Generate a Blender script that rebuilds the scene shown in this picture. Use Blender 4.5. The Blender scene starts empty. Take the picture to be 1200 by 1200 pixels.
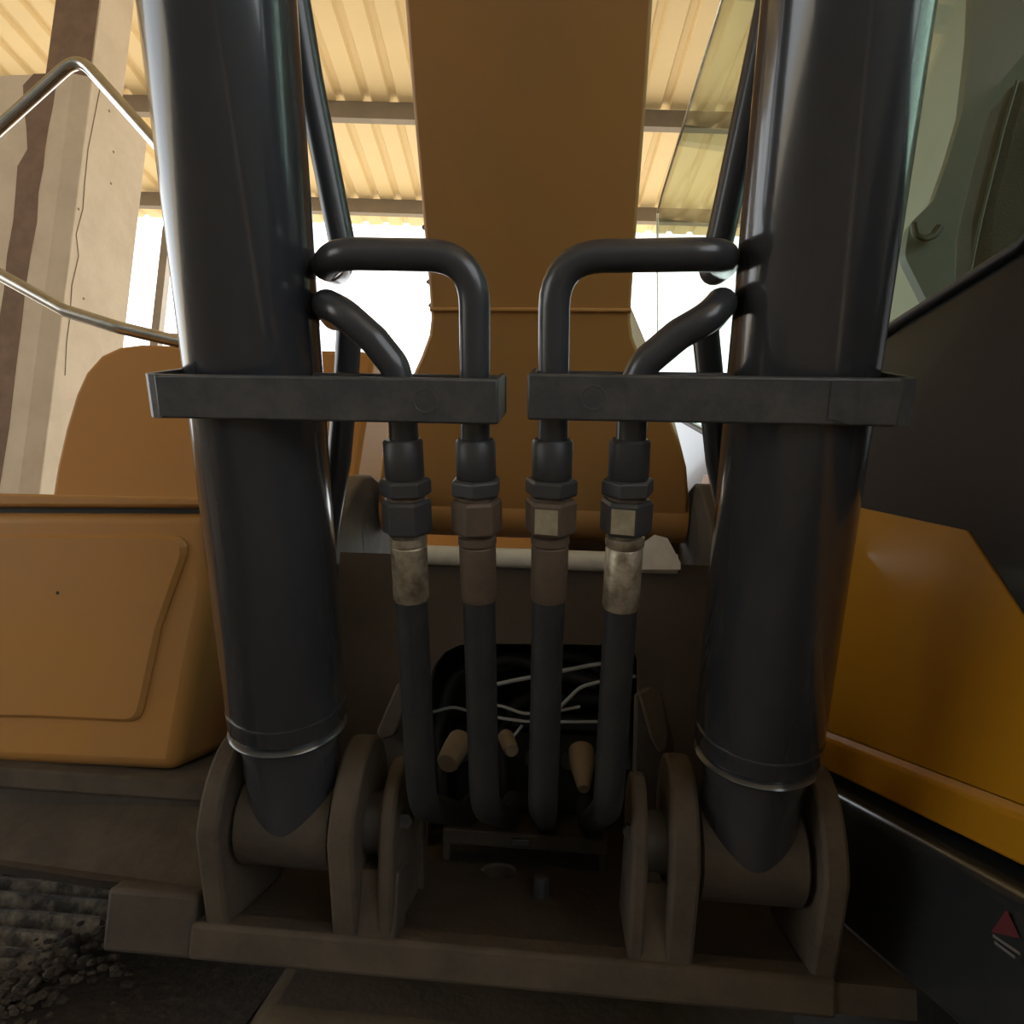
import bpy, bmesh, math, random
from mathutils import Vector as V, Matrix
random.seed(7)
S = bpy.context.scene
COL = S.collection

# ------------------------------------------------------------------ camera
H = 1.55                                   # eye height above the ground
CAM = V((0.0639, 0.0, H))
YAW, PIT, ROL, FPX = -0.0888, 0.1222, 0.0417, 800.0
_F = V((math.sin(YAW)*math.cos(PIT), math.cos(YAW)*math.cos(PIT), math.sin(PIT)))
_R = V((math.cos(YAW), -math.sin(YAW), 0)); _U = _R.cross(_F)
CR = math.cos(ROL)*_R + math.sin(ROL)*_U
CU = -math.sin(ROL)*_R + math.cos(ROL)*_U
cd = bpy.data.cameras.new('camera'); cam = bpy.data.objects.new('camera', cd); COL.objects.link(cam)
cd.sensor_width = 36; cd.lens = 36*FPX/1200; cd.clip_start = .02; cd.clip_end = 300
m3 = Matrix((CR, CU, -_F)).transposed()
cam.matrix_world = Matrix.Translation(CAM) @ m3.to_4x4()
S.camera = cam

# ------------------------------------------------------------------ sky, sun, exposure
w = bpy.data.worlds.new('sky'); S.world = w; w.use_nodes = True
bg = w.node_tree.nodes['Background']; bg.inputs[0].default_value = (.93, .97, 1, 1); bg.inputs[1].default_value = 2.4
sd = bpy.data.lights.new('sun_offscreen', 'SUN'); sun = bpy.data.objects.new('sun_offscreen', sd); COL.objects.link(sun)
sd.energy = 7; sd.angle = .02; sd.color = (1, .93, .8)
sun.rotation_euler = V((-.35, -.62, -1.0)).to_track_quat('-Z', 'Y').to_euler(); sun.location = (4, 12, 12)
vs = S.view_settings
vs.view_transform = 'Standard'; vs.look = 'None'; vs.gamma = 1; vs.use_curve_mapping = False; vs.exposure = 0.38

# ------------------------------------------------------------------ pixel helpers (a pixel gives a direction only)
def ray(px, py): return ((px-600)/FPX*CR + (600-py)/FPX*CU + _F)
def onY(px, py, Y): d = ray(px, py); return CAM + d*((Y-CAM.y)/d.y)
def onX(px, py, X): d = ray(px, py); return CAM + d*((X-CAM.x)/d.x)
def onZ(px, py, Z): d = ray(px, py); return CAM + d*((Z-CAM.z)/d.z)
def onP(px, py, P, N): d = ray(px, py); return CAM + d*((P-CAM).dot(N)/d.dot(N))

# ------------------------------------------------------------------ materials
MATS = {}
def mat(name, c, rough=.5, metal=0, c2=None, scale=8, amt=.5, bump=0, bscale=60, coat=0, spec=.5, stretch=(1,1,1), lo=.4, hi=.65):
    m = bpy.data.materials.new(name); m.use_nodes = True; nt = m.node_tree; b = nt.nodes['Principled BSDF']
    b.inputs['Base Color'].default_value = (*c, 1); b.inputs['Roughness'].default_value = rough
    b.inputs['Metallic'].default_value = metal; b.inputs['Coat Weight'].default_value = coat
    b.inputs['Coat Roughness'].default_value = .08; b.inputs['Specular IOR Level'].default_value = spec
    geo = nt.nodes.new('ShaderNodeNewGeometry'); mp = nt.nodes.new('ShaderNodeMapping'); mp.inputs['Scale'].default_value = stretch
    nt.links.new(geo.outputs['Position'], mp.inputs[0])
    if c2:
        n = nt.nodes.new('ShaderNodeTexNoise'); n.inputs['Scale'].default_value = scale; n.inputs['Detail'].default_value = 6; n.inputs['Roughness'].default_value = .65
        nt.links.new(mp.outputs[0], n.inputs['Vector'])
        r = nt.nodes.new('ShaderNodeMapRange'); r.inputs[1].default_value = lo; r.inputs[2].default_value = hi; r.inputs[4].default_value = amt
        nt.links.new(n.outputs[0], r.inputs[0])
        x = nt.nodes.new('ShaderNodeMix'); x.data_type = 'RGBA'; x.inputs[6].default_value = (*c, 1); x.inputs[7].default_value = (*c2, 1)
        nt.links.new(r.outputs[0], x.inputs[0]); nt.links.new(x.outputs[2], b.inputs['Base Color'])
    if bump:
        n2 = nt.nodes.new('ShaderNodeTexNoise'); n2.inputs['Scale'].default_value = bscale; n2.inputs['Detail'].default_value = 4
        nt.links.new(mp.outputs[0], n2.inputs['Vector'])
        bp = nt.nodes.new('ShaderNodeBump'); bp.inputs['Strength'].default_value = bump; bp.inputs['Distance'].default_value = .01
        nt.links.new(n2.outputs[0], bp.inputs['Height']); nt.links.new(bp.outputs[0], b.inputs['Normal'])
    MATS[name] = m; return m

mat('yellow_paint', (.46, .22, .06), .36, c2=(.40, .21, .08), scale=5, amt=.6, bump=.02, bscale=300)
mat('boom_paint', (.46, .22, .06), .5, c2=(.40, .21, .08), scale=4, amt=.7, bump=.03, bscale=250)
mat('hood_paint', (.46, .22, .06), .6, c2=(.40, .21, .08), scale=3, amt=.6, spec=.15)
mat('carbody_dust', (.13, .09, .05), .9, c2=(.07, .05, .03), scale=9, amt=.7, bump=.2)
mat('bracket_paint', (.075, .056, .038), .75, c2=(.04, .03, .021), scale=12, amt=.7)
mat('cab_yellow', (.38, .17, .007), .3, coat=.3)
mat('cab_black', (.018, .02, .021), .22, c2=(.03, .032, .032), scale=6, coat=.4)
mat('cylinder_paint', (.034, .036, .042), .2, c2=(.05, .051, .056), scale=7, amt=.6, coat=.5, stretch=(1, 1, .25), bump=.015, bscale=120)
mat('pipe_paint', (.036, .038, .044), .3, c2=(.052, .053, .058), scale=20, coat=.2)
mat('clamp_paint', (.045, .046, .05), .45, c2=(.085, .08, .075), scale=30, amt=.7, bump=.1, bscale=90)
mat('dark_steel', (.05, .052, .058), .45, metal=.3, c2=(.07, .06, .05), scale=40)
mat('zinc', (.42, .36, .27), .48, metal=.7, c2=(.12, .09, .06), scale=60, amt=.8, bump=.1, bscale=150)
mat('rusty_nut', (.10, .075, .055), .6, metal=.3, c2=(.16, .10, .06), scale=50, bump=.1, bscale=150)
mat('bright_nut', (.42, .36, .25), .5, metal=.4, c2=(.2, .16, .11), scale=60)
mat('rubber', (.011, .011, .012), .6, c2=(.03, .028, .026), scale=30, bump=.1, bscale=200)
mat('frame_paint', (.04, .03, .021), .75, c2=(.07, .053, .037), scale=14, amt=.7, bump=.15, bscale=60)
mat('frame_dust', (.075, .056, .038), .85, c2=(.04, .03, .021), scale=11, amt=.8, bump=.2, bscale=70)
mat('bulkhead_paint', (.06, .04, .026), .65, c2=(.04, .026, .017), scale=9, amt=.7, bump=.05)
mat('pale_tube', (.62, .58, .5), .55, c2=(.45, .4, .33), scale=30)
mat('chrome', (.62, .62, .62), .22, metal=1, c2=(.4, .4, .4), scale=20)
mat('black_plastic', (.012, .012, .013), .5)
mat('seat_fabric', (.02, .02, .022), .9, c2=(.035, .035, .038), scale=50, bump=.2, bscale=200)
mat('grey_trim', (.05, .052, .05), .5)
mat('concrete', (.72, .61, .47), .9, c2=(.58, .48, .36), scale=3, amt=.6, bump=.25, bscale=25)
mat('brown_stain', (.20, .13, .09), .85, c2=(.30, .20, .14), scale=9, bump=.3, bscale=40)
mat('roof_sheet', (.78, .62, .36), .5, c2=(.70, .56, .33), scale=1.2, amt=.6)
mat('purlin', (.22, .19, .16), .6, c2=(.3, .25, .2), scale=5)
mat('wall_render', (.26, .27, .24), .9, c2=(.2, .21, .19), scale=1.5)
mat('ground', (.18, .15, .11), .95, c2=(.13, .105, .08), scale=2, bump=.3, bscale=20)
mat('yard', (.52, .45, .34), .95, c2=(.45, .38, .28), scale=.6, bump=.3, bscale=8)
mat('track_steel', (.05, .04, .03), .75, metal=.2, c2=(.30, .24, .17), scale=26, amt=.9, bump=.5, bscale=60)
mat('mud', (.05, .038, .027), .95, c2=(.14, .11, .08), scale=40, bump=.8, bscale=50, lo=.5, hi=.7)
mat('plug_beige', (.17, .13, .08), .6, c2=(.16, .11, .07), scale=60)
mat('wire_grey', (.3, .3, .29), .45)
mat('red_print', (.09, .008, .012), .6); mat('white_print', (.12, .105, .10), .6)
mat('crack', (.25, .18, .12), .95)
# window glass: clear with fresnel reflection and a green tint
gm = bpy.data.materials.new('cab_glass'); gm.use_nodes = True; nt = gm.node_tree; nt.nodes.clear()
o_ = nt.nodes.new('ShaderNodeOutputMaterial'); mx = nt.nodes.new('ShaderNodeMixShader'); tr = nt.nodes.new('ShaderNodeBsdfTransparent'); gl = nt.nodes.new('ShaderNodeBsdfGlossy'); fr = nt.nodes.new('ShaderNodeLayerWeight'); pw = nt.nodes.new('ShaderNodeMath'); pw.operation = 'POWER'; pw.inputs[1].default_value = 4; ad = nt.nodes.new('ShaderNodeMath'); ad.operation = 'MULTIPLY_ADD'; ad.inputs[1].default_value = .8; ad.inputs[2].default_value = .04
tr.inputs[0].default_value = (.80, .88, .83, 1); gl.inputs['Roughness'].default_value = .03; fr.inputs[0].default_value = .5
nt.links.new(fr.outputs[1], pw.inputs[0]); nt.links.new(pw.outputs[0], ad.inputs[0]); nt.links.new(ad.outputs[0], mx.inputs[0]); nt.links.new(tr.outputs[0], mx.inputs[1]); nt.links.new(gl.outputs[0], mx.inputs[2]); nt.links.new(mx.outputs[0], o_.inputs[0])
MATS['cab_glass'] = gm

# ------------------------------------------------------------------ mesh helpers (world coordinates)
def box(bm, x0, x1, y0, y1, z0, z1):
    vs_ = [bm.verts.new((x, y, z)) for x in (x0, x1) for y in (y0, y1) for z in (z0, z1)]
    for f in ((0,1,3,2), (4,6,7,5), (0,4,5,1), (2,3,7,6), (0,2,6,4), (1,5,7,3)): bm.faces.new([vs_[i] for i in f])
def hexa(bm, p):                                            # 8 points: 4 of one face, 4 of the other
    vs_ = [bm.verts.new(q) for q in p]
    for f in ((0,1,2,3), (7,6,5,4), (0,4,5,1), (1,5,6,2), (2,6,7,3), (3,7,4,0)): bm.faces.new([vs_[i] for i in f])
def prism(bm, pts, d):                                      # planar outline pushed along d
    a = [bm.verts.new(p) for p in pts]; b = [bm.verts.new(V(p)+d) for p in pts]; n = len(a)
    bm.faces.new(a); bm.faces.new(b[::-1])
    for i in range(n): bm.faces.new((a[i], b[i], b[(i+1) % n], a[(i+1) % n]))
    bm.normal_update()
def fillet(pts, r, n=8):
    pts = [V(p) for p in pts]; out = [pts[0]]
    for i in range(1, len(pts)-1):
        p = pts[i]; rr = r[i-1] if isinstance(r, (list, tuple)) else r
        a = (pts[i-1]-p); b = (pts[i+1]-p); la, lb = a.length, b.length; a.normalize(); b.normalize()
        ang = a.angle(b); t = min(rr/max(math.tan(ang/2), 1e-3), la*.49, lb*.49)
        p0, p2 = p+a*t, p+b*t
        for k in range(n+1):
            s = k/n; out.append(p0*(1-s)**2 + p*2*s*(1-s) + p2*s*s)
    out.append(pts[-1]); return out
def tube(bm, pts, r, n=16, cap=True):
    pts = [V(p) for p in pts]; q = [pts[0]]
    for p in pts[1:]:
        if (p-q[-1]).length > 1e-5: q.append(p)
    pts = q; rings = []; t0 = (pts[1]-pts[0]).normalized(); up = t0.orthogonal().normalized()
    for i, p in enumerate(pts):
        t = (pts[min(i+1, len(pts)-1)]-pts[max(i-1, 0)]).normalized()
        up = (up - t*up.dot(t)).normalized(); s = t.cross(up); rr = r[i] if isinstance(r, (list, tuple)) else r
        rings.append([bm.verts.new(p + (up*math.cos(k*2*math.pi/n)+s*math.sin(k*2*math.pi/n))*rr) for k in range(n)])
    for a, b in zip(rings, rings[1:]):
        for k in range(n): bm.faces.new((a[k], a[(k+1) % n], b[(k+1) % n], b[k]))
    if cap: bm.faces.new(rings[0][::-1]); bm.faces.new(rings[-1])
def lathe(bm, P, ax, prof, n=40, phase=0):                  # prof: (distance along axis, radius)
    ax = V(ax).normalized(); e1 = V((1, 0, 0)) if abs(ax.x) < .9 else V((0, 0, 1)); e1 = (e1-ax*e1.dot(ax)).normalized(); e2 = ax.cross(e1); rings = []
    for t, r in prof:
        rings.append([bm.verts.new(V(P)+ax*t+(e1*math.cos(phase+k*2*math.pi/n)+e2*math.sin(phase+k*2*math.pi/n))*r) for k in range(n)])
    for a, b in zip(rings, rings[1:]):
        for k in range(n): bm.faces.new((a[k], a[(k+1) % n], b[(k+1) % n], b[k]))
    bm.faces.new(rings[0][::-1]); bm.faces.new(rings[-1])
def B(): return bmesh.new()
def obj(name, bm, m, parent=None, smooth=True, bevel=0, seg=2):
    bmesh.ops.recalc_face_normals(bm, faces=bm.faces)
    off = parent_world(parent) if parent else V((0, 0, 0))
    if parent is None:
        zs = [v.co for v in bm.verts]; lo = V((min(c.x for c in zs), min(c.y for c in zs), min(c.z for c in zs))); hi = V((max(c.x for c in zs), max(c.y for c in zs), max(c.z for c in zs)))
        off = V(((lo.x+hi.x)/2, (lo.y+hi.y)/2, lo.z))
    bmesh.ops.translate(bm, verts=bm.verts, vec=-off)
    me = bpy.data.meshes.new(name); bm.to_mesh(me); bm.free(); me.materials.append(MATS[m])
    o = bpy.data.objects.new(name, me); COL.objects.link(o)
    if parent: o.parent = parent
    else: o.location = off
    if bevel:
        md = o.modifiers.new('bevel', 'BEVEL'); md.width = bevel; md.segments = seg; md.limit_method = 'ANGLE'; md.angle_limit = .6
    if smooth:
        for p in me.polygons: p.use_smooth = True
        try: me.set_sharp_from_angle(angle=.7)
        except Exception: pass
    return o
def parent_world(p):
    q = V((0, 0, 0))
    while p: q += p.location; p = p.parent
    return q
def tag(o, label, cat=None, group=None, kind=None):
    o['label'] = label
    if cat: o['category'] = cat
    if group: o['group'] = group
    if kind: o['kind'] = kind
    return o
def thing(name, label, cat, loc, group=None, kind=None):
    o = bpy.data.objects.new(name, None); COL.objects.link(o); o.location = loc; o.empty_display_size = .1
    return tag(o, label, cat, group, kind)

# ------------------------------------------------------------------ the building: roof, walls, ground (turned a little against the machine)
BZ = .07
def bw(x, y, z): c, s = math.cos(BZ), math.sin(BZ); return V((x*c-y*s, x*s+y*c, z))
ROOF = H+4.5; YE = 7.95
bm = B()
pts = [bw(-14, -8, 0), bw(3.4, -8, 0), bw(3.4, 8, 0), bw(-14, 8, 0)]
prism(bm, pts, V((0, 0, -.2))); floor = obj('floor', bm, 'ground', smooth=False); tag(floor, 'dusty earth floor of the open shed', kind='structure')
bm = B(); prism(bm, [bw(-70, -70, -.2), bw(70, -70, -.2), bw(70, 90, -.2), bw(-70, 90, -.2)], V((0, 0, -.2)))
tag(obj('floor_outside', bm, 'yard', smooth=False), 'bare sunlit yard around the open shed', kind='structure')
ceil = thing('ceiling', 'cream corrugated metal shed roof on steel purlins', None, (0, 0, ROOF), kind='structure')
prof = []
def sheet_profile(x0):
    out = []
    for k in range(4):
        x = x0+k*.25
        out += [(x, 0), (x+.16, 0), (x+.18, .035), (x+.23, .035)]
    out.append((x0+1.0, 0)); return out
for i in range(18):
    bm = B(); pr = sheet_profile(-14+i*1.0-.02*0)
    z0 = ROOF+.004*(i % 2)
    a = [bm.verts.new(bw(x, -8, z0+z)) for x, z in pr]; b = [bm.verts.new(bw(x, YE, z0+z)) for x, z in pr]
    a2 = [bm.verts.new(bw(x, -8, z0+z+.003)) for x, z in pr]; b2 = [bm.verts.new(bw(x, YE, z0+z+.003)) for x, z in pr]
    for k in range(len(a)-1):
        for f4 in ((a[k], a[k+1], b[k+1], b[k]), (a2[k], b2[k], b2[k+1], a2[k+1]), (a[k], a2[k], a2[k+1], a[k+1]), (b[k], b[k+1], b2[k+1], b2[k])): bm.faces.new(f4)
    bm.faces.new((a[0], b[0], b2[0], a2[0])); bm.faces.new((a[-1], a2[-1], b2[-1], b[-1]))
    obj('roof_sheet', bm, 'roof_sheet', ceil, smooth=False)
for y in (7.38, 5.80, 4.2, 2.6, 1.0, -.6, -2.2, -3.8, -5.4, -7.0):
    bm = B(); t = .012
    def pb(x0, x1, y0, y1, z0, z1): hexa(bm, [bw(x0, y0, z0), bw(x1, y0, z0), bw(x1, y1, z0), bw(x0, y1, z0), bw(x0, y0, z1), bw(x1, y0, z1), bw(x1, y1, z1), bw(x0, y1, z1)])
    zt = ROOF-.002; zb = ROOF-.16
    pb(-14, 4, y, y+t, zb, zt); pb(-14, 4, y, y+.075, zb-.012, zb); pb(-14, 4, y+.065, y+.075, zb, zb+.025)
    obj('purlin', bm, 'purlin', ceil, smooth=False)
bm = B(); prism(bm, [bw(2.75, -8, 0), bw(2.75, 6.6, 0), bw(2.75, 6.6, ROOF-.18), bw(2.75, 1.5, ROOF-.18), bw(2.75, 1.5, 2.2), bw(2.75, -8, 2.2)], bw(.2, 0, 0)); tag(obj('wall_right', bm, 'wall_render', smooth=False), 'grey rendered side wall behind the cab, with an unseen low stretch added to block light', kind='structure')  # tall part shows through the cab; low unseen stretch added to block low daylight
bm = B(); prism(bm, [bw(-14, -8, 0), bw(2.95, -8, 0), bw(2.95, -8, ROOF-.2), bw(-14, -8, ROOF-.2)], bw(0, -.2, 0)); tag(obj('wall_back_blocker', bm, 'wall_render', smooth=False), 'unseen grey rendered end wall added behind the camera to hold back light', kind='structure')  # unseen wall added to keep light off the faces turned to the camera

# far steel post under the roof edge
p = onY(191, 330, 7.55); bm = B(); hexa(bm, [p+V((dx, dy, z)) - V((0, 0, p.z)) for z in (0, ROOF-.17) for dx, dy in ((-.05, -.05), (.05, -.05), (.05, .05), (-.05, .05))])
tag(obj('steel_post', bm, 'purlin', smooth=False), 'thin dark steel post standing under the roof edge', 'post')

# concrete column (stepped section) with a brown painted band
CY = 3.6
xc = onY(72, 330, CY).x; xf = onY(54, 330, CY).x; x0 = onY(-150, 330, CY).x; zt_ = onY(105, 85, CY).z; ye = CY+.60
col = thing('concrete_column', 'cracked concrete pier with brown stained band, beside the handrail', 'column', (xc-.4, CY+.3, 0))
bm = B(); prism(bm, [V((x0, CY, 0)), V((xf, CY, 0)), V((xc, CY+.035, 0)), V((xc, ye, 0)), V((x0, ye, 0))], V((0, 0, zt_))); pier = obj('pier', bm, 'concrete', col, smooth=False, bevel=.008)
L_, R_ = [], []
for y, xa, xb in ((62, 62, 97), (80, 40, 84), (100, 27, 66), (125, 30, 62), (150, 33, 57), (175, 34, 54), (195, 21, 50), (225, 20, 46), (260, 15, 42), (300, 8, 36), (340, 3, 31), (380, -3, 26), (430, -8, 20), (500, -20, 10), (580, -32, -2)):
    a, b = onY(xa+random.uniform(-2, 2), y, CY), onY(xb+random.uniform(-1.5, 1.5), y, CY); z = min(a.z, zt_)
    L_.append(V((a.x, CY-.002, z))); R_.append(V((min(b.x, xf), CY-.002, z)))
bm = B()
for k in range(len(L_)-1): hexa(bm, [L_[k], R_[k], R_[k+1], L_[k+1]]+[q+V((0, .004, 0)) for q in (L_[k], R_[k], R_[k+1], L_[k+1])])
obj('stain_band', bm, 'brown_stain', pier, smooth=False)
bm = B(); cpts = [onX(px, py, xc)+V((.0005, 0, 0)) for px, py in ((117, 104), (112, 130), (103, 175), (99, 215), (97, 245), (89, 275), (92, 300), (84, 335), (82, 370), (78, 400), (76, 440))]
tube(bm, cpts, .0035, 5); obj('crack', bm, 'crack', pier)
for px, py in ((130, 215), (98, 350), (133, 178), (128, 130), (92, 245)):
    c = onX(px, py, xc); bm = B(); lathe(bm, c, (1, 0, 0), [(0, .009), (.001, .009)], 7); obj('pock_mark', bm, 'crack', pier, smooth=False)
y1 = CY+.12; ua, ub_ = onY(67, 0, y1).x, onY(118, 0, y1).x
bm = B(); prism(bm, [V((ua, y1, zt_)), V((ub_, y1, zt_)), V((ub_, y1+.3, zt_)), V((ua, y1+.3, zt_))], V((0, 0, ROOF-.18-zt_))); up_ = obj('upper_stanchion', bm, 'concrete', col, smooth=False, bevel=.006)
bm = B(); box(bm, ua-.004, ub_-.01, y1-.006, y1+.002, zt_, ROOF-.2); obj('brown_face', bm, 'brown_stain', up_, smooth=False)

# ------------------------------------------------------------------ undercarriage
ZD = H-.45                                                  # top of the swing frame
und = thing('undercarriage', 'dust covered steel undercarriage below the swing frame', 'undercarriage', (0, 1.9, 0))
bm = B(); hexa(bm, [V((-.62, .95, H-1.0)), V((.62, .95, H-1.0)), V((.75, 2.9, H-1.0)), V((-.75, 2.9, H-1.0)), V((-.40, 1.12, H-.66)), V((.2, 1.12, H-.66)), V((.5, 2.8, H-.66)), V((-.5, 2.8, H-.66))]); obj('centre_frame', bm, 'carbody_dust', und, bevel=.02)
bm = B(); lathe(bm, (0, 1.95, H-.67), (0, 0, 1), [(0, .6), (.14, .6), (.14, .55), (.16, .55)]); obj('slew_ring', bm, 'dark_steel', und)
shoe_me = None
for sx in (-1, 1):
    xi, xo = sx*.80, sx*1.38
    bm = B(); box(bm, min(xi+sx*.12, xo-sx*.12), max(xi+sx*.12, xo-sx*.12), .1, 3.8, .25, H-.80); tf = bm
    bm = B(); hexa(bm, [V((sx*.2, 1.6, .45)), V((sx*.95, 1.2, .35)), V((sx*.95, 2.6, .35)), V((sx*.2, 2.3, .45)), V((sx*.2, 1.6, .75)), V((sx*.95, 1.2, .6)), V((sx*.95, 2.6, .6)), V((sx*.2, 2.3, .75))]); obj('frame_leg', bm, 'frame_dust', und, bevel=.02)
    tr_ = thing('track', 'dusty steel crawler track with ridged shoes %s' % ('beneath the toolbox' if sx < 0 else 'beneath the cab'), 'track', (sx*1.09, 1.95, 0))
    obj('track_frame', tf, 'frame_paint', tr_, bevel=.03)
    for lvl in (1, 0):
        for k in range(20):
            y = .05+k*.195; z = H-.68 if lvl else .03
            bm = B(); g = 1 if lvl else -1
            box(bm, min(xi, xo), max(xi, xo), y, y+.185, z-.012, z+.006)
            for q in (.012, .078, .145):
                hexa(bm, [V((min(xi, xo), y+q, z)), V((max(xi, xo), y+q, z)), V((max(xi, xo), y+q+.028, z)), V((min(xi, xo), y+q+.028, z)), V((min(xi, xo), y+q+.008, z+g*.042)), V((max(xi, xo), y+q+.008, z+g*.042)), V((max(xi, xo), y+q+.02, z+g*.042)), V((min(xi, xo), y+q+.02, z+g*.042))])
            obj('track_shoe', bm, 'track_steel', tr_, smooth=False)
    for yc in (.05, 3.95): bm = B(); lathe(bm, (xi+sx*.15, yc, .44), (sx, 0, 0), [(0, .36), (.28, .36)], 32); obj('end_wheel', bm, 'frame_paint', tr_)
# mud clods lying by the track
bm = B()
for k in range(520):
    t = random.random(); x = -.86+random.gauss(.06, .05)+.1*t; y = 1.0+t*.6; z = H-.645+random.uniform(-.02, .015)
    s = random.uniform(.003, .011); bmesh.ops.create_icosphere(bm, subdivisions=1, radius=s, matrix=Matrix.Translation((x, y, z)) @ Matrix.Diagonal((random.uniform(.7, 1.6), random.uniform(.7, 1.6), .7, 1)))
box(bm, -.799, -.42, 1.0, 1.66, H-.72, H-.68)
mud = obj('mud_crust', bm, 'mud', und, smooth=False); mud['kind'] = 'stuff'

# ------------------------------------------------------------------ swing frame (deck)
fr_ = thing('swing_frame', 'grimy dark brown steel swing frame carrying the boom cylinders', 'machine frame', (0, 1.6, ZD-.06))
FY = .925
xl = onY(130, 1070, FY).x
hc = onZ(585, 1022, ZD)
PA = onX(1200, 1020, .55); PB = onY(766, 445, 2.3)            # line of the cab's inner side
def cabx(Y): return PA.x+(PB.x-PA.x)*(Y-PA.y)/(PB.y-PA.y)
ring = [V((hc.x+math.sin(a)*.026, hc.y-math.cos(a)*.026, ZD)) for a in [-2*math.pi*k/24 for k in range(25)]]
outl = [V((xl, FY, ZD)), V((hc.x, FY, ZD))]+ring+[V((hc.x, FY, ZD)), V((cabx(FY)-.038, FY, ZD)), V((cabx(1.55)-.038, 1.55, ZD)), V((.62, 1.56, ZD)), V((.62, 3.0, ZD)), V((xl, 3.0, ZD))]
bm = B(); prism(bm, outl, V((0, 0, -.035))); bmesh.ops.triangulate(bm, faces=[f for f in bm.faces if len(f.verts) > 4]); obj('deck_plate', bm, 'frame_paint', fr_, smooth=False)
bm = B(); box(bm, -.42, .40, FY-.006, FY+.035, ZD-.04, ZD+.006); obj('front_lip', bm, 'frame_dust', fr_, bevel=.006)
bm = B(); box(bm, xl-.005, -.415, FY-.005, FY+.03, ZD-.04, ZD+.04); obj('front_beam', bm, 'frame_paint', fr_, bevel=.006)
# half round hole rim and stud on the deck
c = onZ(585, 1022, ZD); bm = B(); tube(bm, [c+V((math.cos(a)*.028, math.sin(a)*.028, .001)) for a in [math.pi*k/14 for k in range(15)]], .004, 8); obj('hole_rim', bm, 'frame_dust', fr_)
c = onZ(633, 1050, ZD); bm = B(); lathe(bm, c, (0, 0, 1), [(0, .012), (.028, .012), (.03, .009)], 12); obj('stud', bm, 'dark_steel', fr_)
# bulkhead with the opening
BY = 1.27
def pb_(px, py): return onY(px, py, BY)
bot = ZD
def drop(p): return V((p.x, p.y, bot))
xL, xR = pb_(395, 700).x, pb_(838, 700).x
op = [(503, 960), (503, 800), (508, 782), (520, 765), (538, 756), (560, 754), (728, 756), (742, 762), (748, 775), (748, 960)]
ops = [pb_(*q) for q in op]; zt = pb_(620, 655).z
out = [V((xL, BY, bot)), V((xL, BY, zt)), V((xR, BY, zt)), V((xR, BY, bot)), drop(ops[-1])]+ops[-2:0:-1]+[drop(ops[0])]
bm = B(); prism(bm, out, V((0, .03, 0))); bmesh.ops.triangulate(bm, faces=[f for f in bm.faces if len(f.verts) > 4]); obj('bulkhead', bm, 'bulkhead_paint', fr_, smooth=False)
bm = B(); prism(bm, [V((xL, 1.75, bot)), V((xR, 1.75, bot)), V((xR, 1.75, zt-.05)), V((xL, 1.75, zt-.05))], V((0, .02, 0))); obj('rear_bulkhead', bm, 'frame_paint', fr_, smooth=False)
bm = B(); prism(bm, [V((xL, BY+.03, zt-.03)), V((xR, BY+.03, zt-.03)), V((xR, 1.75, zt-.05)), V((xL, 1.75, zt-.05))], V((0, 0, .02))); obj('top_plate', bm, 'bulkhead_paint', fr_, smooth=False)
a = pb_(486, 650); b = pb_(793, 655); rt = .0185; zc = zt
bm = B(); tube(bm, [V((a.x, BY-.004, a.z)), V((b.x, BY-.004, a.z))], rt, 20); obj('cross_tube', bm, 'pale_tube', fr_)['label'] = 'pale cross tube'
q = [pb_(748, 640), pb_(765, 628), pb_(780, 632), pb_(795, 660), pb_(795, 668), pb_(748, 668)]
bm = B(); prism(bm, [V((p.x, BY-.025, p.z)) for p in q], V((0, .05, 0))); obj('gusset', bm, 'pale_tube', fr_, smooth=False)
# boom bracket plates standing left and right of the boom foot
for pts in ([(388, 700), (412, 640), (430, 545), (437, 530), (449, 530)], [(846, 700), (838, 650), (822, 560), (815, 538), (800, 534)]):
    x = onY(pts[2][0], pts[2][1], 1.52).x; sx = 1 if x > 0 else -1
    prof_ = [(1.13, bot), (1.20, H+.02), (1.38, H+.20), (1.44, H+.245), (1.50, H+.26), (1.58, H+.255), (1.66, H+.22), (1.80, H+.05), (1.86, bot)]
    bm = B(); prism(bm, [V((x-sx*.02, y, z)) for y, z in prof_], V((sx*.04, 0, 0))); obj('boom_bracket', bm, 'bracket_paint', fr_, bevel=.006)
    bm = B(); lathe(bm, (x-sx*.0205, 1.53, H+.14), (sx, 0, 0), [(0, .075), (.07, .075)], 32); obj('pin_boss', bm, 'frame_paint', fr_)

# ------------------------------------------------------------------ lean frame shared by cylinders, pipes and hoses
LN = .4038; O = V((0, .907, H-.19)); EA = V((0, -math.sin(LN), math.cos(LN))); EN = V((0, -math.cos(LN), -math.sin(LN))); CS = .3002
def L(u, n, v): return O + V((u, 0, 0)) + EN*n + EA*v
def LP(px, py, n): p = onP(px, py, O+EN*n, EN); return p
def LV(px, py, n): q = LP(px, py, n)-O; return q.x, q.dot(EA)

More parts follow.
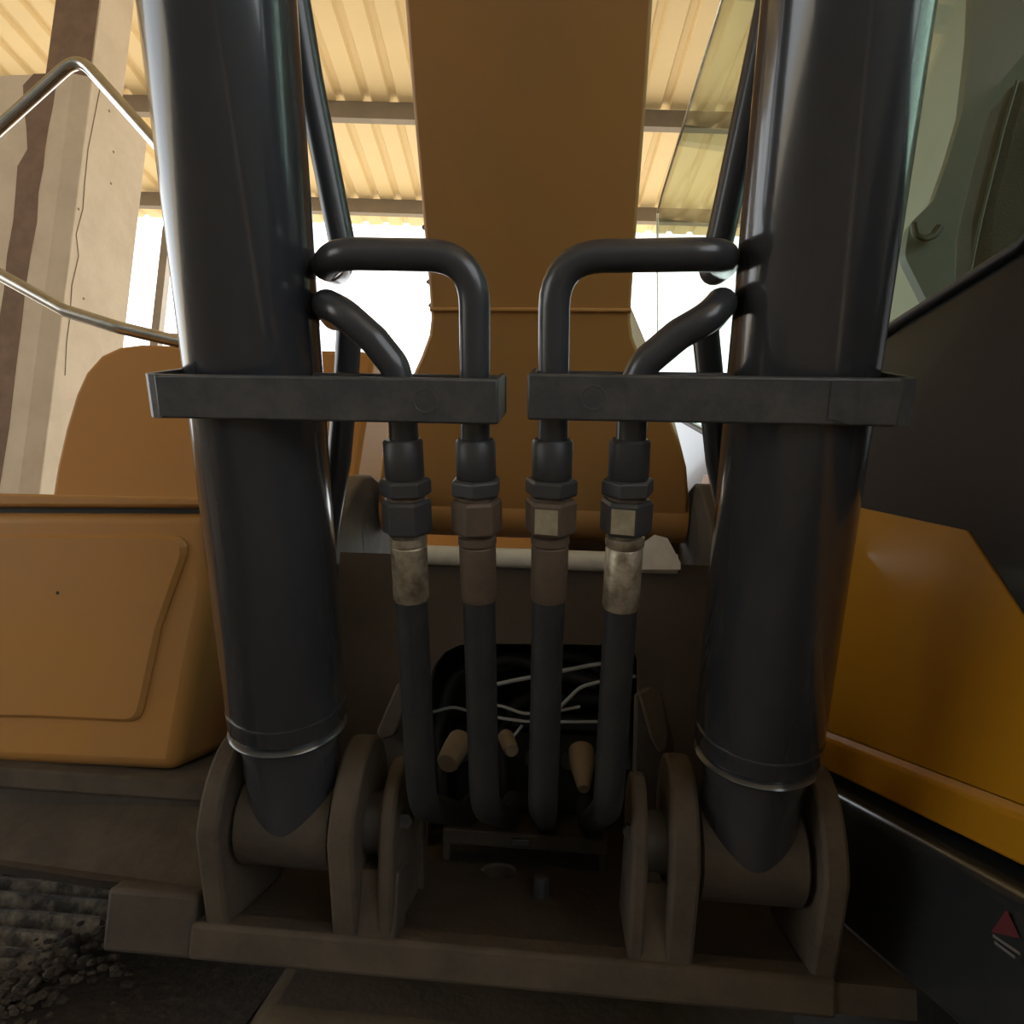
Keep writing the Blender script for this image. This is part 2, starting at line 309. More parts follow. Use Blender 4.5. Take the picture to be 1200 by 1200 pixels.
RB = .075
vE = LV(328, 955, 0)[1]                                     # pin centre along the barrel
vR = LV(336, 858, .03)[1]                                   # weld ring
def clevis_plate(xc, th, parent, rad=.098, name='clevis_plate', m='frame_dust'):
    pc = L(xc, 0, vE); pts = []
    for k in range(17):
        a = math.pi*(-.02+1.04*k/16); pts.append(V((xc-th/2, pc.y+math.cos(a)*rad*.86, pc.z+math.sin(a)*rad*1.16)))
    pts = [V((xc-th/2, pc.y+rad+.05, ZD))]+pts+[V((xc-th/2, max(pc.y-rad*.86, FY+.002), ZD))]
    bm = B(); prism(bm, pts, V((th, 0, 0))); obj(name, bm, m, parent, bevel=.005)
for sx in (-1, 1):
    # clevis belongs to the swing frame
    pc = L(sx*CS, 0, vE)
    clevis_plate(sx*(CS-.087), .034, fr_); clevis_plate(sx*(CS+.087), .03, fr_)
    clevis_plate(sx*(CS-.14), .02, fr_, .075, 'pin_collar')
    bm = B(); lathe(bm, pc+V((-.13, 0, 0)) - V((sx*.012, 0, 0)), (1, 0, 0), [(0, .034), (.004, .04), (.256, .04), (.26, .034)], 32); obj('cylinder_pin', bm, 'dark_steel', fr_, bevel=.003)
    # pin keeper bar with bolt
    px = (467, 960, 445, 1030) if sx < 0 else (748, 975, 772, 1045)
    a = onX(px[0], px[1], sx*.125) if False else onY(px[0], px[1], .93); b = onY(px[2], px[3], .93)
    bm = B(); d = (b-a).normalized(); s = d.cross(V((0, 1, 0)))*.008
    hexa(bm, [a-s, a+s, b+s, b-s]+[q+V((0, .014, 0)) for q in (a-s, a+s, b+s, b-s)]); obj('keeper_bar', bm, 'frame_dust', fr_, bevel=.002)
    bm = B(); lathe(bm, a+V((sx*-.01, -.006, 0)), (0, 1, 0), [(0, .010), (.012, .010)], 6); obj('keeper_bolt', bm, 'dark_steel', fr_, smooth=False)
    bm = B(); box(bm, b.x-.026, b.x+.026, .925, .985, ZD-.002, b.z+.012); obj('keeper_block', bm, 'frame_dust', fr_, bevel=.004)
    # lug by the hoses
    q = [(446, 868), (441, 858), (452, 832), (466, 800), (474, 806), (474, 830), (462, 862)] if sx < 0 else [(748, 812), (762, 806), (776, 812), (784, 860), (782, 880), (772, 882), (764, 868)]
    bm = B(); prism(bm, [onY(x, y, 1.06) for x, y in q], V((0, .022, 0))); obj('lug', bm, 'frame_dust', fr_, bevel=.003)
    q = [(430, 985), (440, 870), (474, 806), (492, 800), (500, 985)] if sx < 0 else [(740, 990), (745, 815), (776, 812), (790, 870), (800, 990)]
    bm = B(); prism(bm, [onY(x, y, 1.085) if y < 950 else V((onY(x, y, 1.085).x, 1.085, ZD)) for x, y in q], V((0, .03, 0))); obj('lug_plate', bm, 'frame_paint', fr_, bevel=.004)

    # ---------------- boom cylinder
    side = 'by the toolbox' if sx < 0 else 'by the cab'
    cy = thing('boom_cylinder', 'thick glossy dark grey hydraulic boom cylinder %s' % side, 'hydraulic cylinder', pc, 'boom cylinders')
    bm = B(); lathe(bm, L(sx*CS, 0, vR), EA, [(0, RB-.004), (.006, RB), (1.25, RB), (1.255, RB+.008), (1.36, RB+.008), (1.365, RB-.01)], 64); obj('barrel', bm, 'cylinder_paint', cy)
    bm = B(); lathe(bm, L(sx*CS, 0, vR+1.36), EA, [(0, .045), (.75, .045)], 32); obj('rod', bm, 'chrome', cy)
    bm = B(); lathe(bm, L(sx*CS, 0, vR-.012), EA, [(0, RB-.008), (.003, RB-.001), (.006, RB+.0012), (.009, RB-.001), (.012, RB-.008)], 64); obj('weld_bead', bm, 'cylinder_paint', cy)
    bm = B(); lathe(bm, L(sx*CS, 0, vR+.024), EA, [(0, RB-.003), (.002, RB+.0006), (.004, RB+.0006), (.006, RB-.003)], 64); obj('seam_ring', bm, 'cylinder_paint', cy)
    bm = B(); lathe(bm, L(sx*CS, 0, vE), EA, [(0, .060), (vR-vE-.035, .062), (vR-vE-.012, RB-.008), (vR-vE-.006, RB-.006)], 48); obj('base_neck', bm, 'cylinder_paint', cy)
    bm = B(); lathe(bm, pc+V((-.066, 0, 0)), (1, 0, 0), [(0, .058), (.004, .063), (.128, .063), (.132, .058)], 48); obj('foot_eye', bm, 'frame_paint', cy)
    # ---------------- pipe clamp: front bar, rear bar, wrap, bolts
    nf = RB+.004
    cl = thing('pipe_clamp', 'flat dark steel clamp strapped round the cylinder %s holding two pipes' % side, 'clamp', L(sx*CS, 0, .1), 'pipe clamps')
    if sx < 0: (uo, v1), (ui, v0) = LV(207, 444, nf), LV(585, 489, nf)
    else: (uo, v1), (ui, v0) = LV(1040, 446, nf), LV(623, 490, nf)
    if sx > 0: ui -= .004
    vm, hh = (LV(400 if sx < 0 else 800, 467, nf)[1]), .0225
    def lbox(bm, u0, u1, n0, n1, va, vb): hexa(bm, [L(u, n, v) for v in (va, vb) for u, n in ((u0, n0), (u1, n0), (u1, n1), (u0, n1))])
    uw = sx*(CS+RB+.004)
    bm = B(); lbox(bm, ui, uw-sx*.012, nf, nf+.009, vm-hh, vm+hh); fb = obj('front_bar', bm, 'clamp_paint', cl, bevel=.0025)
    bm = B(); lbox(bm, ui-sx*.001, sx*(CS-RB-.0), .014, .022, vm-hh+.002, vm+hh-.002); obj('rear_bar', bm, 'clamp_paint', cl, bevel=.002)
    bm = B(); lbox(bm, ui, ui+sx*.006, .014, nf+.004, vm-hh, vm+hh); obj('end_plate', bm, 'clamp_paint', cl, bevel=.002)
    bm = B()                                                # band round the outer half of the barrel
    arc = [(uw-sx*.016, nf+.009), (uw-sx*.005, nf+.006), (uw+sx*.004, nf-.004), (uw+sx*.005, nf-.02)]
    arc += [(sx*CS+sx*math.cos(a)*(RB+.009), math.sin(a)*(RB+.009)) for a in [-k*math.pi/2/8 for k in range(9)]]
    inn = [(uw-sx*.016, nf), (uw-sx*.006, nf-.002), (uw-sx*.003, nf-.008), (uw-sx*.003, nf-.02)]
    inn += [(sx*CS+sx*math.cos(a)*(RB+.001), math.sin(a)*(RB+.001)) for a in [-k*math.pi/2/8 for k in range(9)]]
    for k in range(len(arc)-1): hexa(bm, [L(*arc[k], vm-hh), L(*arc[k+1], vm-hh), L(*inn[k+1], vm-hh), L(*inn[k], vm-hh), L(*arc[k], vm+hh), L(*arc[k+1], vm+hh), L(*inn[k+1], vm+hh), L(*inn[k], vm+hh)])
    obj('band', bm, 'clamp_paint', cl)
    ub = LV(500 if sx < 0 else 695, 467, nf)[0]
    bm = B(); lathe(bm, L(ub, nf+.008, vm), EN, [(0, .0135), (.0016, .0135), (.0018, .011), (.0012, .0105)], 24); obj('bolt_boss', bm, 'clamp_paint', fb)
    for dv in (-.013, .013):
        bm = B(); lathe(bm, L(uw+sx*.003, .035, vm+dv), (sx, 0, 0), [(0, .008), (.006, .008)], 6); obj('bolt', bm, 'dark_steel', cl, smooth=False)
    if sx > 0:
        q = [LV(975, 447, nf+.01), LV(1004, 450, nf+.01), LV(998, 498, nf+.01), LV(970, 490, nf+.01)]
        bm = B(); prism(bm, [L(u, nf+.009, v) for u, v in q], EN*.0015); obj('weld_patch', bm, 'clamp_paint', cl, smooth=False)

    # ---------------- the two steel pipes of this cylinder
    NP = .047; rp = .0158
    def P(px, py, n=NP): return LP(px, py, n)
    far = 'beside the toolbox side cylinder' if sx < 0 else 'beside the cab side cylinder'
    if sx < 0:
        A = [P(557, 525), P(556, 300), P(395, 297), P(381, 312, .005), P(396, 318, -.08), P(403, 296, -.096), P(362, 90, -.096), P(340, -40, -.096), P(322, -160, -.096), L(-CS+.02, -.096, 1.22), L(-CS, -.075, 1.27)]
        ra = [.048, .05, .02, .02, .02, .1, .1, .1, .02]
        Bp = [P(474, 525), P(471, 462), P(462, 428), P(438, 398), P(402, 366), P(382, 356, .025), P(392, 372, -.075), P(410, 372, -.096), P(406, 440, -.096), P(397, 540, -.096), P(380, 640, -.096), L(-CS+.01, -.096, vR+.11), L(-CS, -.07, vR+.07)]
        rb = [.03, .03, .03, .03, .02, .02, .02, .08, .08, .1, .02]
    else:
        A = [P(648, 525), P(650, 301), P(835, 298), P(852, 302, .01), P(848, 310, -.07), P(833, 322, -.096), P(846, 270, -.096), P(885, 90, -.096), P(912, -40, -.096), P(940, -160, -.096), L(CS-.02, -.096, 1.22), L(CS, -.075, 1.27)]
        ra = [.048, .05, .03, .02, .02, .05, .1, .1, .1, .02]
        Bp = [P(739, 525), P(742, 455), P(756, 425), P(795, 392), P(830, 372), P(846, 355, .025), P(842, 364, -.07), P(826, 382, -.096), P(832, 440, -.096), P(842, 540, -.096), P(862, 640, -.096), L(CS-.01, -.096, vR+.11), L(CS, -.07, vR+.07)]
        rb = [.03, .03, .04, .03, .02, .02, .02, .08, .08, .1, .02]
    for nm, pts, rr, desc in (('hydraulic_pipe', A, ra, 'high arched grey steel pipe turning square across to the cylinder %s' % side), ('hydraulic_pipe', Bp, rb, 'short curved grey steel pipe slanting up to the cylinder %s' % side)):
        path = fillet(pts, rr, 8); fin = []
        for k, p in enumerate(path):
            d = p-L(sx*CS, 0, 0); d -= EA*d.dot(EA)
            if d.length < RB+rp+.004 and k < len(path)-11: p = p+d.normalized()*(RB+rp+.004-d.length)
            fin.append(p)
        bm = B(); tube(bm, fin, rp, 20); tag(obj(nm, bm, 'pipe_paint'), desc, 'pipe', 'steel hydraulic pipes')

# ------------------------------------------------------------------ hydraulic hoses with fittings
specs = [(471, 478, 493, 702, 'zinc', 'dark_steel', 'zinc one with brassy worn ferrule beside the toolbox side cylinder'), (557, 559, 567, 702, 'rusty_nut', 'rusty_nut', ''), (648, 645, 637, 702, 'rusty_nut', 'bright_nut', ''), (739, 733, 715, 712, 'zinc', 'bright_nut', '')]
HL = ['black rubber hose with worn brassy ferrule and dark nuts, next to the toolbox side cylinder', 'black rubber hose with brown rusty ferrule and plain rusty nut', 'black rubber hose with brown ferrule and one pale scraped nut face', 'black rubber hose with long pale ferrule and whitish nut, next to the cab side cylinder']
NH = .047
for i, (x0, x1, x2, yf, mf, mn, _) in enumerate(specs):
    def hp(y):
        xa = x0+(x1-x0)*(y-500)/120 if y < 620 else x1+(x2-x1)*(y-620)/290
        return LP(xa, y, NH)
    h = thing('hydraulic_hose', HL[i], 'hose', hp(900), 'hydraulic hoses')
    ax = (hp(500)-hp(700)).normalized()
    def seg(name, ya, yb, prof_, m, n=32, smooth=True, bevel=0, ph=0):
        a = hp(yb); ln = (hp(ya)-a).length
        bm = B(); lathe(bm, a, hp(ya)-a, [(t*ln, r) for t, r in prof_], n, ph); return obj(name, bm, m, h, smooth=smooth, bevel=bevel)
    seg('sleeve', 514, 560, [(0, .0205), (.03, .0215), (.93, .0215), (1, .019)], 'dark_steel')
    seg('lock_nut', 560, 580, [(0, .026), (.12, .0285), (.88, .0285), (1, .025)], 'dark_steel', 6, False, .0012, .2+i*.35)
    seg('thread', 578, 588, [(0, .021), (1, .021)], 'rusty_nut')
    nut = seg('swivel_nut', 584, 624, [(0, .025), (.08, .0285), (.9, .0285), (1, .0255)], ('dark_steel', 'rusty_nut', 'rusty_nut', 'dark_steel')[i], 6, False, .0014, (.0, .25, .9, .85)[i])
    if i >= 2:                                              # one face rubbed bright
        a, b = hp(622), hp(588); c = (a+b)/2; best = None
        me = nut.data; off = parent_world(h)
        f = min(me.polygons, key=lambda f: ((f.center+off)-CAM).normalized().dot(f.normal) if f.area > 6e-4 else 9)
        bm = B(); cc = f.center.copy(); prism(bm, [off+cc+(me.vertices[v].co-cc)*.86+f.normal*.0004 for v in f.vertices], f.normal*.0008); obj('rubbed_face', bm, 'bright_nut', nut if False else h, smooth=False)
    seg('ferrule', 622, yf, [(0, .019), (.04, .0205), (.78, .0205), (.8, .019), (.83, .0212), (.93, .0212), (.95, .018), (1, .018)], mf)
    e = hp(945); ez = ZD+.10
    bm = B(); tube(bm, fillet([hp(yf-6), hp(800), e, V((e.x*.92, 1.22, ZD+.0735)), V((e.x*.87, 1.33, ZD+.07))], [.2, .09, .05], 10), .0185, 20); obj('rubber_hose', bm, 'rubber', h)

# ------------------------------------------------------------------ plumbing inside the opening
cv = thing('control_valve', 'dark valve block with wiring inside the frame opening', 'valve', (0, 1.5, ZD))
bm = B(); box(bm, -.17, .2, 1.50, 1.695, ZD, ZD+.17); box(bm, -.1, .14, 1.48, 1.66, ZD+.17, ZD+.21); obj('valve_block', bm, 'black_plastic', cv, bevel=.008)
for k in range(5):
    x = -.15+k*.075
    bm = B(); lathe(bm, (x, 1.50, ZD+.12), (0, -1, 0), [(0, .024), (.03, .024), (.035, .018), (.048, .018)], 16); obj('spool_cap', bm, 'dark_steel', cv)
for k, pts in enumerate(([(568, 805), (600, 798), (640, 790), (690, 780), (742, 772)], [(655, 830), (680, 805), (710, 797), (745, 792)], [(560, 822), (590, 828), (612, 836), (640, 836), (680, 828)], [(560, 836), (590, 842), (620, 846), (650, 840)], [(655, 846), (700, 846), (725, 848)], [(560, 858), (600, 866), (612, 850)], [(505, 835), (530, 828), (560, 836)])):
    bm = B(); tube(bm, fillet([onY(x, y, 1.306+.0065*k) for x, y in pts], .05, 5), (.004, .0035, .003, .003, .003, .003, .003)[k], 8)
    tag(obj('cable', bm, 'wire_grey'), ['pale stout cable rising across the opening behind the hoses', 'thin pale cable curving upward beside the cab side hose', 'thin pale cable dipping across the opening, upper of a pair', 'thin pale cable dipping across the opening, lower of a pair', 'straight pale cable end above the beige plug', 'hooked thin pale cable low in the opening', 'short grey cable behind the toolbox side hose'][k], 'cable', 'cables in the frame opening')
for k, (y0, pts) in enumerate(((1.372, [(520, 960), (510, 860), (530, 790), (600, 770), (700, 800)]), (1.402, [(740, 900), (730, 830), (690, 770), (640, 765), (560, 790)]), (1.432, [(590, 930), (585, 860), (610, 815), (700, 820), (760, 800)]))):
    bm = B(); tube(bm, fillet([onY(x, y, y0) for x, y in pts], .06, 6), .014, 12); tag(obj('pilot_hose', bm, 'rubber'), ['thin black hose looping past the valve on the toolbox side', 'thin black hose looping past the valve on the cab side', 'thin black hose crossing low over the valve block'][k], 'hose', 'pilot hoses in the opening')
for k, (a, b, r0, r1) in enumerate((((540, 866), (524, 895), .021, .019), ((592, 862), (600, 880), .013, .012), ((681, 876), (684, 925), .021, .011))):
    p0, p1 = onY(*a, 1.2), onY(*b, 1.13)
    bm = B(); lathe(bm, p1, p0-p1, [(0, r1*.8), (.006, r1), ((p0-p1).length*.6, r0), ((p0-p1).length-.006, r0), ((p0-p1).length, r0*.7)], 24)
    tag(obj('pipe_plug', bm, 'plug_beige'), ['beige capped pipe elbow near the toolbox side hose', 'small beige pipe cap between the two middle hoses', 'tapered beige capped pipe near the cab side hose'][k], 'pipe plug', 'beige pipe plugs')
a, b = onY(523, 935, 1.22), onY(712, 950, 1.22)
bm = B(); box(bm, a.x, b.x, 1.20, 1.24, ZD+.03, ZD+.055); box(bm, a.x, a.x+.012, 1.21, 1.23, ZD, ZD+.035); box(bm, b.x-.012, b.x, 1.21, 1.23, ZD, ZD+.035)
obj('hose_rail', bm, 'frame_paint', fr_, bevel=.003)
bm = B(); c = onY(612, 938, 1.20); box(bm, c.x-.016, c.x+.016, 1.194, 1.202, ZD+.036, ZD+.048); obj('rail_tab', bm, 'dark_steel', fr_, bevel=.002)

# ------------------------------------------------------------------ boom
def at_depth(px, py, d): return CAM + ray(px, py)*d
b0, b1 = at_depth(622, 360, 1.30), at_depth(625, 0, 1.05)
BA = V((0, b1.y-b0.y, b1.z-b0.z)).normalized(); BN = V((0, -BA.z, BA.y)); BN = BN if BN.y < 0 else -BN   # BN faces the camera
def bp(px, py): p = onP(px, py, b0, BN); return p.x, (p-b0).dot(BA)
rows = [(0, 480, 771), (120, 488, 762), (240, 497, 751), (340, 503, 741), (375, 505, 739), (395, 503, 742), (420, 494, 752), (450, 480, 766), (490, 462, 785), (520, 450, 797), (545, 444, 803), (580, 442, 805), (612, 444, 803)]
prof2 = []
for y, l, r in rows:
    (ul, v), (ur, v2) = bp(l, y), bp(r, y); prof2.append(((ur-ul)/2, (v+v2)/2, (ur+ul)/2))
cx = sum(p[2] for p in prof2)/len(prof2)
prof2 = [(prof2[0][0]*1.0, 2.6, 0)]+[p for p in prof2]
boom = thing('boom', 'broad yellow brown excavator boom rising overhead between the two cylinders', 'boom', (cx, b0.y+.25, H+.02))
out = [b0*1 + BA*v + V((cx-b0.x-w_, 0, 0)) for w_, v, _ in prof2]+[b0*1 + BA*v + V((cx-b0.x+w_, 0, 0)) for w_, v, _ in prof2[::-1]]
bm = B()
top = []
def back(v): return -BN*(.12+min(.33, max(0, (v+.45))*.75))
nL = len(prof2)
f_ = [bm.verts.new(p) for p in out]; vv = [p[1] for p in prof2]+[p[1] for p in prof2[::-1]]
k_ = [bm.verts.new(p+back(v)) for p, v in zip(out, vv)]
n2 = len(out)
for i in range(nL-1):
    j = n2-1-i
    bm.faces.new((f_[i], f_[i+1], f_[j-1], f_[j])); bm.faces.new((k_[i], k_[j], k_[j-1], k_[i+1]))
for i in range(n2): bm.faces.new((f_[i], k_[i], k_[(i+1) % n2], f_[(i+1) % n2]))
body = obj('boom_body', bm, 'boom_paint', boom, bevel=.006)
(ul, v), (ur, v2) = bp(505, 362), bp(740, 364)
bm = B(); tube(bm, [b0+BA*((v+v2)/2)+V((cx-b0.x+s*(ur-ul)/2, 0, 0))+BN*.001 for s in (-1, -.5, 0, .5, 1)], .0042, 10); obj('weld_seam', bm, 'boom_paint', body)
wf = prof2[-1][0]; pf = b0+BA*prof2[-1][1]-BN*.06
bm = B(); lathe(bm, V((cx-wf, pf.y, pf.z)), (1, 0, 0), [(0, .07), (2*wf, .07)], 32); obj('foot_tube', bm, 'boom_paint', boom)
for y in (270, 335, 363):
    u, v = bp(500, y); hw = prof2[4][0]
    bm = B(); lathe(bm, b0+BA*v+V((cx-b0.x-hw+.004, 0, 0))-BN*.03, (-1, 0, 0), [(0, .009), (.006, .008), (.014, .002)], 10); obj('line_clip', bm, 'dark_steel', boom)

# ------------------------------------------------------------------ toolbox
def tface(px, py): return onP(px, py, TP, TN)
TB = onY(205, 905, 1.14)                                     # lower front corner
TP = TB; TN = V((0, -1, -.16)).normalized()
tb = thing('toolbox', 'ochre yellow steel toolbox with embossed door on the deck', 'toolbox', V((TB.x-.4, TB.y+.2, TB.z)))
q = [(-330, 880), (-330, 597), (240, 599), (246, 690), (226, 790), (206, 905)]
pts = [tface(*a) for a in q]
bk = V((0, .32, 0))
bm = B(); prism(bm, pts, bk); obj('body', bm, 'yellow_paint', tb, bevel=.022, seg=4)
q = [(-330, 570), (240, 583), (241, 594), (-330, 592)]
bm = B(); prism(bm, [tface(*a)+TN*.006 for a in q], bk*1.02); obj('lid', bm, 'yellow_paint', tb, bevel=.005)
q = [(-320, 585), (236, 592), (236, 602), (-320, 600)]
bm = B(); prism(bm, [tface(*a)-TN*.012 for a in q], bk*.9); obj('seal', bm, 'black_plastic', tb, smooth=False)
q = fillet([tface(*a) for a in [(-330, 838), (-330, 625), (228, 627), (190, 735), (166, 846), (40, 840)]], [.02, .03, .05, .03], 6)
bm = B(); ins = sum(q, V((0, 0, 0)))/len(q)
a = [bm.verts.new(p-TN*.01) for p in q]; b = [bm.verts.new(p+TN*.003) for p in q]; c = [bm.verts.new(ins+(p-ins)*.965+TN*.0085) for p in q]
n = len(q)
for k in range(n): bm.faces.new((a[k], a[(k+1) % n], b[(k+1) % n], b[k])); bm.faces.new((b[k], b[(k+1) % n], c[(k+1) % n], c[k]))
bm.faces.new(c); door = obj('door_panel', bm, 'yellow_paint', tb, smooth=False)
p = tface(72, 694); bm = B(); lathe(bm, p+TN*.005, TN, [(0, .004), (.004, .003)], 8); obj('paint_chip', bm, 'black_plastic', door)
# deck ledge, skirt plates under the toolbox
p = tface(100, 905)
led = thing('side_deck', 'dark side deck with sloping skirt plate under the toolbox', 'deck', V((-.8, 1.25, TB.z-.12)))
z1 = TB.z-.001
bm = B(); box(bm, -2.0, onY(262, 930, 1.12).x, TB.y-.035, 3.0, z1-.035, z1); obj('ledge', bm, 'frame_dust', led, bevel=.006)
z2 = z1-.04
q = [onZ(-260, 990, z2), V((-1.7, 1.75, z2)), V((-.55, 1.75, z2)), onZ(255, 935, z2)]
q = [V((-1.7, TB.y-.03, z1-.034)), V((-.4025, TB.y-.03, z1-.034)), V((-.4025, FY+.06, ZD+.021)), V((xl-.06, FY+.06, ZD+.021)), V((-1.7, FY+.2, ZD+.021))]
bm = B(); vs_ = [bm.verts.new(p) for p in q]; bm.faces.new((vs_[0], vs_[1], vs_[2], vs_[3], vs_[4])); r = bmesh.ops.extrude_face_region(bm, geom=bm.faces[:]); bmesh.ops.translate(bm, verts=[g for g in r['geom'] if isinstance(g, bmesh.types.BMVert)], vec=V((0, .02, -.021))); obj('skirt_plate', bm, 'frame_paint', led, smooth=False)

# ------------------------------------------------------------------ hood behind, far yellow panel
HY = 2.15
def hy(px, py): return onY(px, py, HY)
hd = thing('rear_hood', 'rounded ochre machine hood behind the toolbox', 'hood', V((hy(240, 500).x, HY+.14, z1)))
q = [(40, 700), (60, 582), (66, 545), (76, 502), (88, 462), (100, 436), (118, 416), (140, 406), (165, 403), (425, 411), (437, 420), (432, 470), (418, 560), (400, 700)]
q = [hy(*a) for a in q]; q[0].z = z1; q[-1].z = z1
bm = B(); prism(bm, q, V((0, .28, 0))); obj('hood_shell', bm, 'hood_paint', hd, bevel=.015, seg=3)
q = [hy(*a) for a in [(397, 570), (414, 568), (416, 585), (408, 600), (398, 600)]]
bm = B(); prism(bm, [p+V((0, -.04, 0)) for p in q], V((0, .045, 0))); obj('latch', bm, 'black_plastic', hd, bevel=.004)
cw = thing('counterweight_cover', 'yellow machine cover low behind the boom foot', 'machine cover', V((onY(450, 510, 3.3).x, 3.5, ZD)))
q = [onY(*a, 3.3) for a in [(424, 488), (520, 492), (645, 630), (645, 700), (410, 700)]]
for k in (3, 4): q[k].z = ZD
bm = B(); prism(bm, q, V((0, .25, 0))); obj('cover_shell', bm, 'hood_paint', cw, bevel=.01)
bm = B(); box(bm, q[4].x-.1, q[3].x+.2, 3.0, 3.6, ZD-.06, ZD); obj('cover_base', bm, 'frame_paint', cw)

# ------------------------------------------------------------------ handrail
RY = 1.5
def hr(px, py, dy=0): return onY(px, py, RY+dy)
rail = thing('handrail', 'bent polished steel handrail loop above the toolbox', 'handrail', V((hr(100, 300).x, RY, TB.z+.4)))
loop = [hr(216, 402, .05), hr(140, 384), hr(76, 364), hr(0, 322), hr(-150, 250), hr(-10, 158), hr(92, 66), hr(190, 176), hr(262, 262), hr(262, 400, .05), hr(200, 398, .05)]
bm = B(); tube(bm, fillet(loop, [.05, .06, .1, .08, .1, .055, .1, .08, .05], 8), .0155, 20); obj('rail_tube', bm, 'chrome', rail)
c = hr(262, 380, .05); bm = B(); tube(bm, [c, V((c.x+.02, c.y, TB.z-.003))], .0155, 16); obj('rail_post', bm, 'chrome', rail)
c = hr(-150, 250); bm = B(); tube(bm, [c, V((c.x, c.y, TB.z-.003))], .0155, 16); obj('rail_post', bm, 'chrome', rail)

# ------------------------------------------------------------------ cab
CDIR = V((PB.x-PA.x, PB.y-PA.y, 0)).normalized(); CN = V((-CDIR.y, CDIR.x, 0))      # CN points to the boom
CN = CN if CN.x < 0 else -CN
def cp(px, py, off=0): return onP(px, py, PA+CN*off, CN)+V((0, 0, 0))
cab = thing('excavator_cab', 'glossy black excavator cab with yellow lower panel and large side window', 'cab', V((1.0, 1.3, cp(1200, 1020).z)))
ZB = cp(1100, 962).z
def along(Y, z, off=0): t = (Y-PA.y)/CDIR.y; p = PA+CDIR*t+CN*off; return V((p.x, p.y, z))
belt = [cp(*a) for a in [(1200, 295), (1045, 390), (900, 482), (858, 506), (835, 514), (787, 487), (766, 478)]]
front = along(.36, cp(1200, 295).z+.12)
low = [along(2.3, ZB), along(.36, ZB)]
bm = B(); prism(bm, [front]+belt+low, -CN*.04); bmesh.ops.triangulate(bm, faces=[f for f in bm.faces if len(f.verts) > 4]); obj('side_panel', bm, 'cab_black', cab, smooth=False)
fz = cp(1200, 720); d = cp(1135, 622)
q = [cp(826, 556), cp(1010, 595), d, fz, fz+(fz-d)*.5, along(.36, ZB+.06), along(2.28, ZB+.06)]
bm = B(); prism(bm, q, CN*.003); bmesh.ops.triangulate(bm, faces=[f for f in bm.faces if len(f.verts) > 4]); obj('yellow_panel', bm, 'cab_yellow', cab, smooth=False)
zr = cp(1100, 915).z
bm = B(); hexa(bm, [along(.36, ZB, .012), along(2.3, ZB, .012), along(2.3, zr, .012), along(.36, zr, .012), along(.36, ZB, 0), along(2.3, ZB, 0), along(2.3, zr+.012, 0), along(.36, zr+.012, 0)]); obj('sill', bm, 'cab_yellow', cab, bevel=.004)
bm = B(); tube(bm, [p+CN*.004+V((0, 0, .006)) for p in [front]+belt], .0075, 10); obj('window_gasket', bm, 'black_plastic', cab)
q = belt+[cp(766, 440), cp(766, 250), cp(772, 226), cp(840, 0)]
pz = cp(840, 0); tz = pz.z+.12; last = pz+(pz-cp(772, 226))*(.12/(pz.z-cp(772, 226).z))
q = [front]+q+[last, along(.55, tz)]
bm = B(); prism(bm, [p-CN*.012 for p in q], -CN*.005); bmesh.ops.triangulate(bm, faces=[f for f in bm.faces if len(f.verts) > 4]); obj('side_glass', bm, 'cab_glass', cab, smooth=False)
ge = [cp(766, 478), cp(766, 250), cp(772, 226), cp(840, 0), last]
bm = B(); tube(bm, [p-CN*.014 for p in ge], .0045, 8); obj('glass_edge', bm, 'chrome', cab)
# far side, rear, roof, front pillar
XF = 1.42
bm = B(); box(bm, XF, XF+.04, .36, 2.3, ZB, H+.35); obj('far_panel', bm, 'cab_black', cab, bevel=.01)
bm = B(); box(bm, XF+.015, XF+.02, .45, 2.25, H+.35, tz); obj('far_glass', bm, 'cab_glass', cab)
bx0 = along(2.3, 0).x+.02
bm = B(); box(bm, bx0, XF, 2.26, 2.3, ZB, H+.30); obj('rear_panel', bm, 'cab_black', cab, bevel=.01)
for (x, y) in ((XF+.02, .4), (XF+.02, 2.26), (along(.4, 0).x+.03, .4)):
    bm = B(); box(bm, x-.03, x+.03, y-.03, y+.03, ZB, tz+.02); obj('pillar', bm, 'cab_black', cab, bevel=.015)
bm = B(); prism(bm, [along(.34, tz), along(last.y, tz), V((XF+.05, last.y, tz)), V((XF+.05, .34, tz))], V((0, 0, .1))); obj('roof', bm, 'cab_black', cab, bevel=.03)
bm = B(); prism(bm, [along(.36, ZB), along(2.3, ZB), V((XF+.04, 2.3, ZB)), V((XF+.04, .36, ZB))], V((0, 0, .04))); obj('cab_floor', bm, 'black_plastic', cab)
# curved dark pillar trim at the back of the cab
ry = 2.2
q = fillet([onY(*a, ry) for a in [(1142, -60), (1138, 40), (1128, 130), (1112, 185), (1094, 235), (1066, 262), (1060, 300), (1120, 420), (1280, 420), (1280, -60)]], .08, 4)
bm = B(); prism(bm, q, V((0, .04, 0))); bmesh.ops.triangulate(bm, faces=[f for f in bm.faces if len(f.verts) > 4]); obj('pillar_trim', bm, 'grey_trim', cab, smooth=False)
bm = B(); tube(bm, fillet([onY(*a, ry-.03) for a in [(1072, 262), (1074, 276), (1084, 280), (1094, 276), (1101, 266)]], .02, 5), [.012], 8) if False else tube(bm, fillet([onY(*a, ry-.03) for a in [(1072, 262), (1074, 276), (1084, 280), (1094, 276), (1101, 266)]], .02, 5), .013, 8); obj('grab_hook', bm, 'black_plastic', cab)
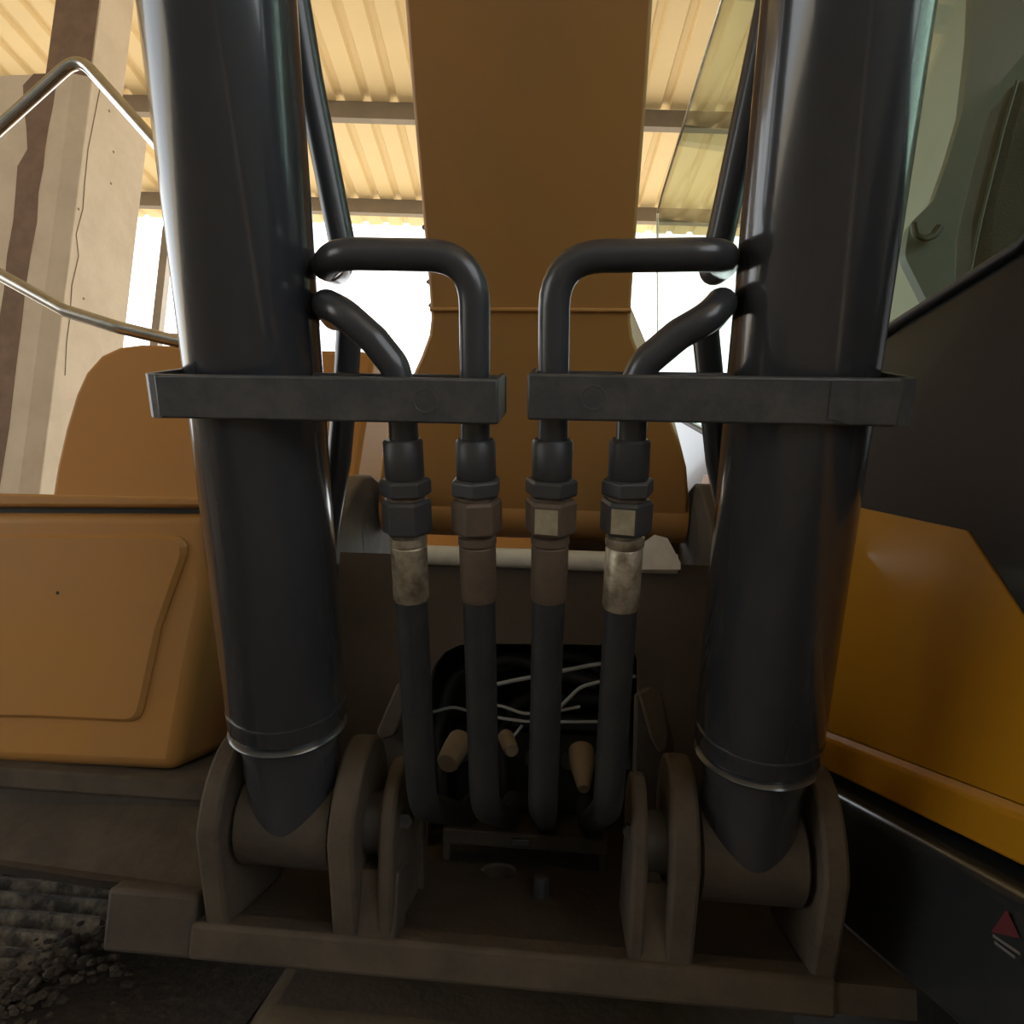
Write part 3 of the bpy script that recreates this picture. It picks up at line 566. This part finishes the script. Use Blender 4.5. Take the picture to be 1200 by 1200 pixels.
# operator seat
st = thing('operator_seat', 'dark fabric operator seat inside the cab', 'seat', V((1.02, 1.4, ZB+.04)))
bm = B(); box(bm, .86, 1.26, 1.15, 1.6, ZB+.04, ZB+.3); obj('seat_base', bm, 'black_plastic', st, bevel=.02)
bm = B(); box(bm, .80, 1.32, 1.05, 1.62, ZB+.3, ZB+.46); obj('cushion', bm, 'seat_fabric', st, bevel=.05, seg=4)
yb = 1.56
q = [onY(*a, yb) for a in [(1122, 380), (1148, 250), (1172, 150), (1190, 90), (1260, 70), (1330, 100), (1350, 330)]]
q[0].z = q[-1].z = ZB+.42
bm = B(); prism(bm, q, V((0, .12, 0))); obj('backrest', bm, 'seat_fabric', st, bevel=.03, seg=4)
bm = B(); tube(bm, [onY(*a, yb-.004) for a in [(1128, 360), (1150, 255), (1176, 150), (1192, 95)]], .004, 8); obj('piping', bm, 'grey_trim', st)
# black side beam below the cab with warning sticker
sb = thing('side_beam', 'black side beam below the cab with small red warning sticker', 'machine frame', V((.6, 1.2, ZB-.2)))
zt2 = cp(1100, 1000, .03).z
bm = B(); prism(bm, [along(.3, ZB-.012, .0), along(.3, zt2, .035), along(.3, zt2-.03, .04), along(.3, zt2-.17, .04), along(.3, zt2-.17, -.1), along(.3, ZB-.012, -.1)], along(1.55, 0)-along(.3, 0)); obj('beam', bm, 'cab_black', sb, bevel=.012, seg=3)
def sp(px, py): return cp(px, py, .0412)
bm = B(); prism(bm, [sp(1162, 1092), sp(1180, 1066), sp(1196, 1100)], CN*.0006); obj('red_triangle', bm, 'red_print', sb, smooth=False)
for (xa, ya, xb, yb_) in ((1164, 1098, 1196, 1120), (1166, 1106, 1190, 1124)):
    a, b = sp(xa, ya), sp(xb, yb_); bm = B(); hexa(bm, [a, b, b+V((0, 0, .003)), a+V((0, 0, .003))]+[p+CN*.0006 for p in (a, b, b+V((0, 0, .003)), a+V((0, 0, .003)))]); obj('print_line', bm, 'white_print', sb, smooth=False)
# dark cross plate behind the boom foot tube
a, b = onY(650, 628, 1.72), onY(850, 660, 1.72)
bm = B(); box(bm, a.x, min(b.x, .345), 1.70, 1.74, ZD, a.z); obj('cross_plate', bm, 'frame_paint', fr_, smooth=False)
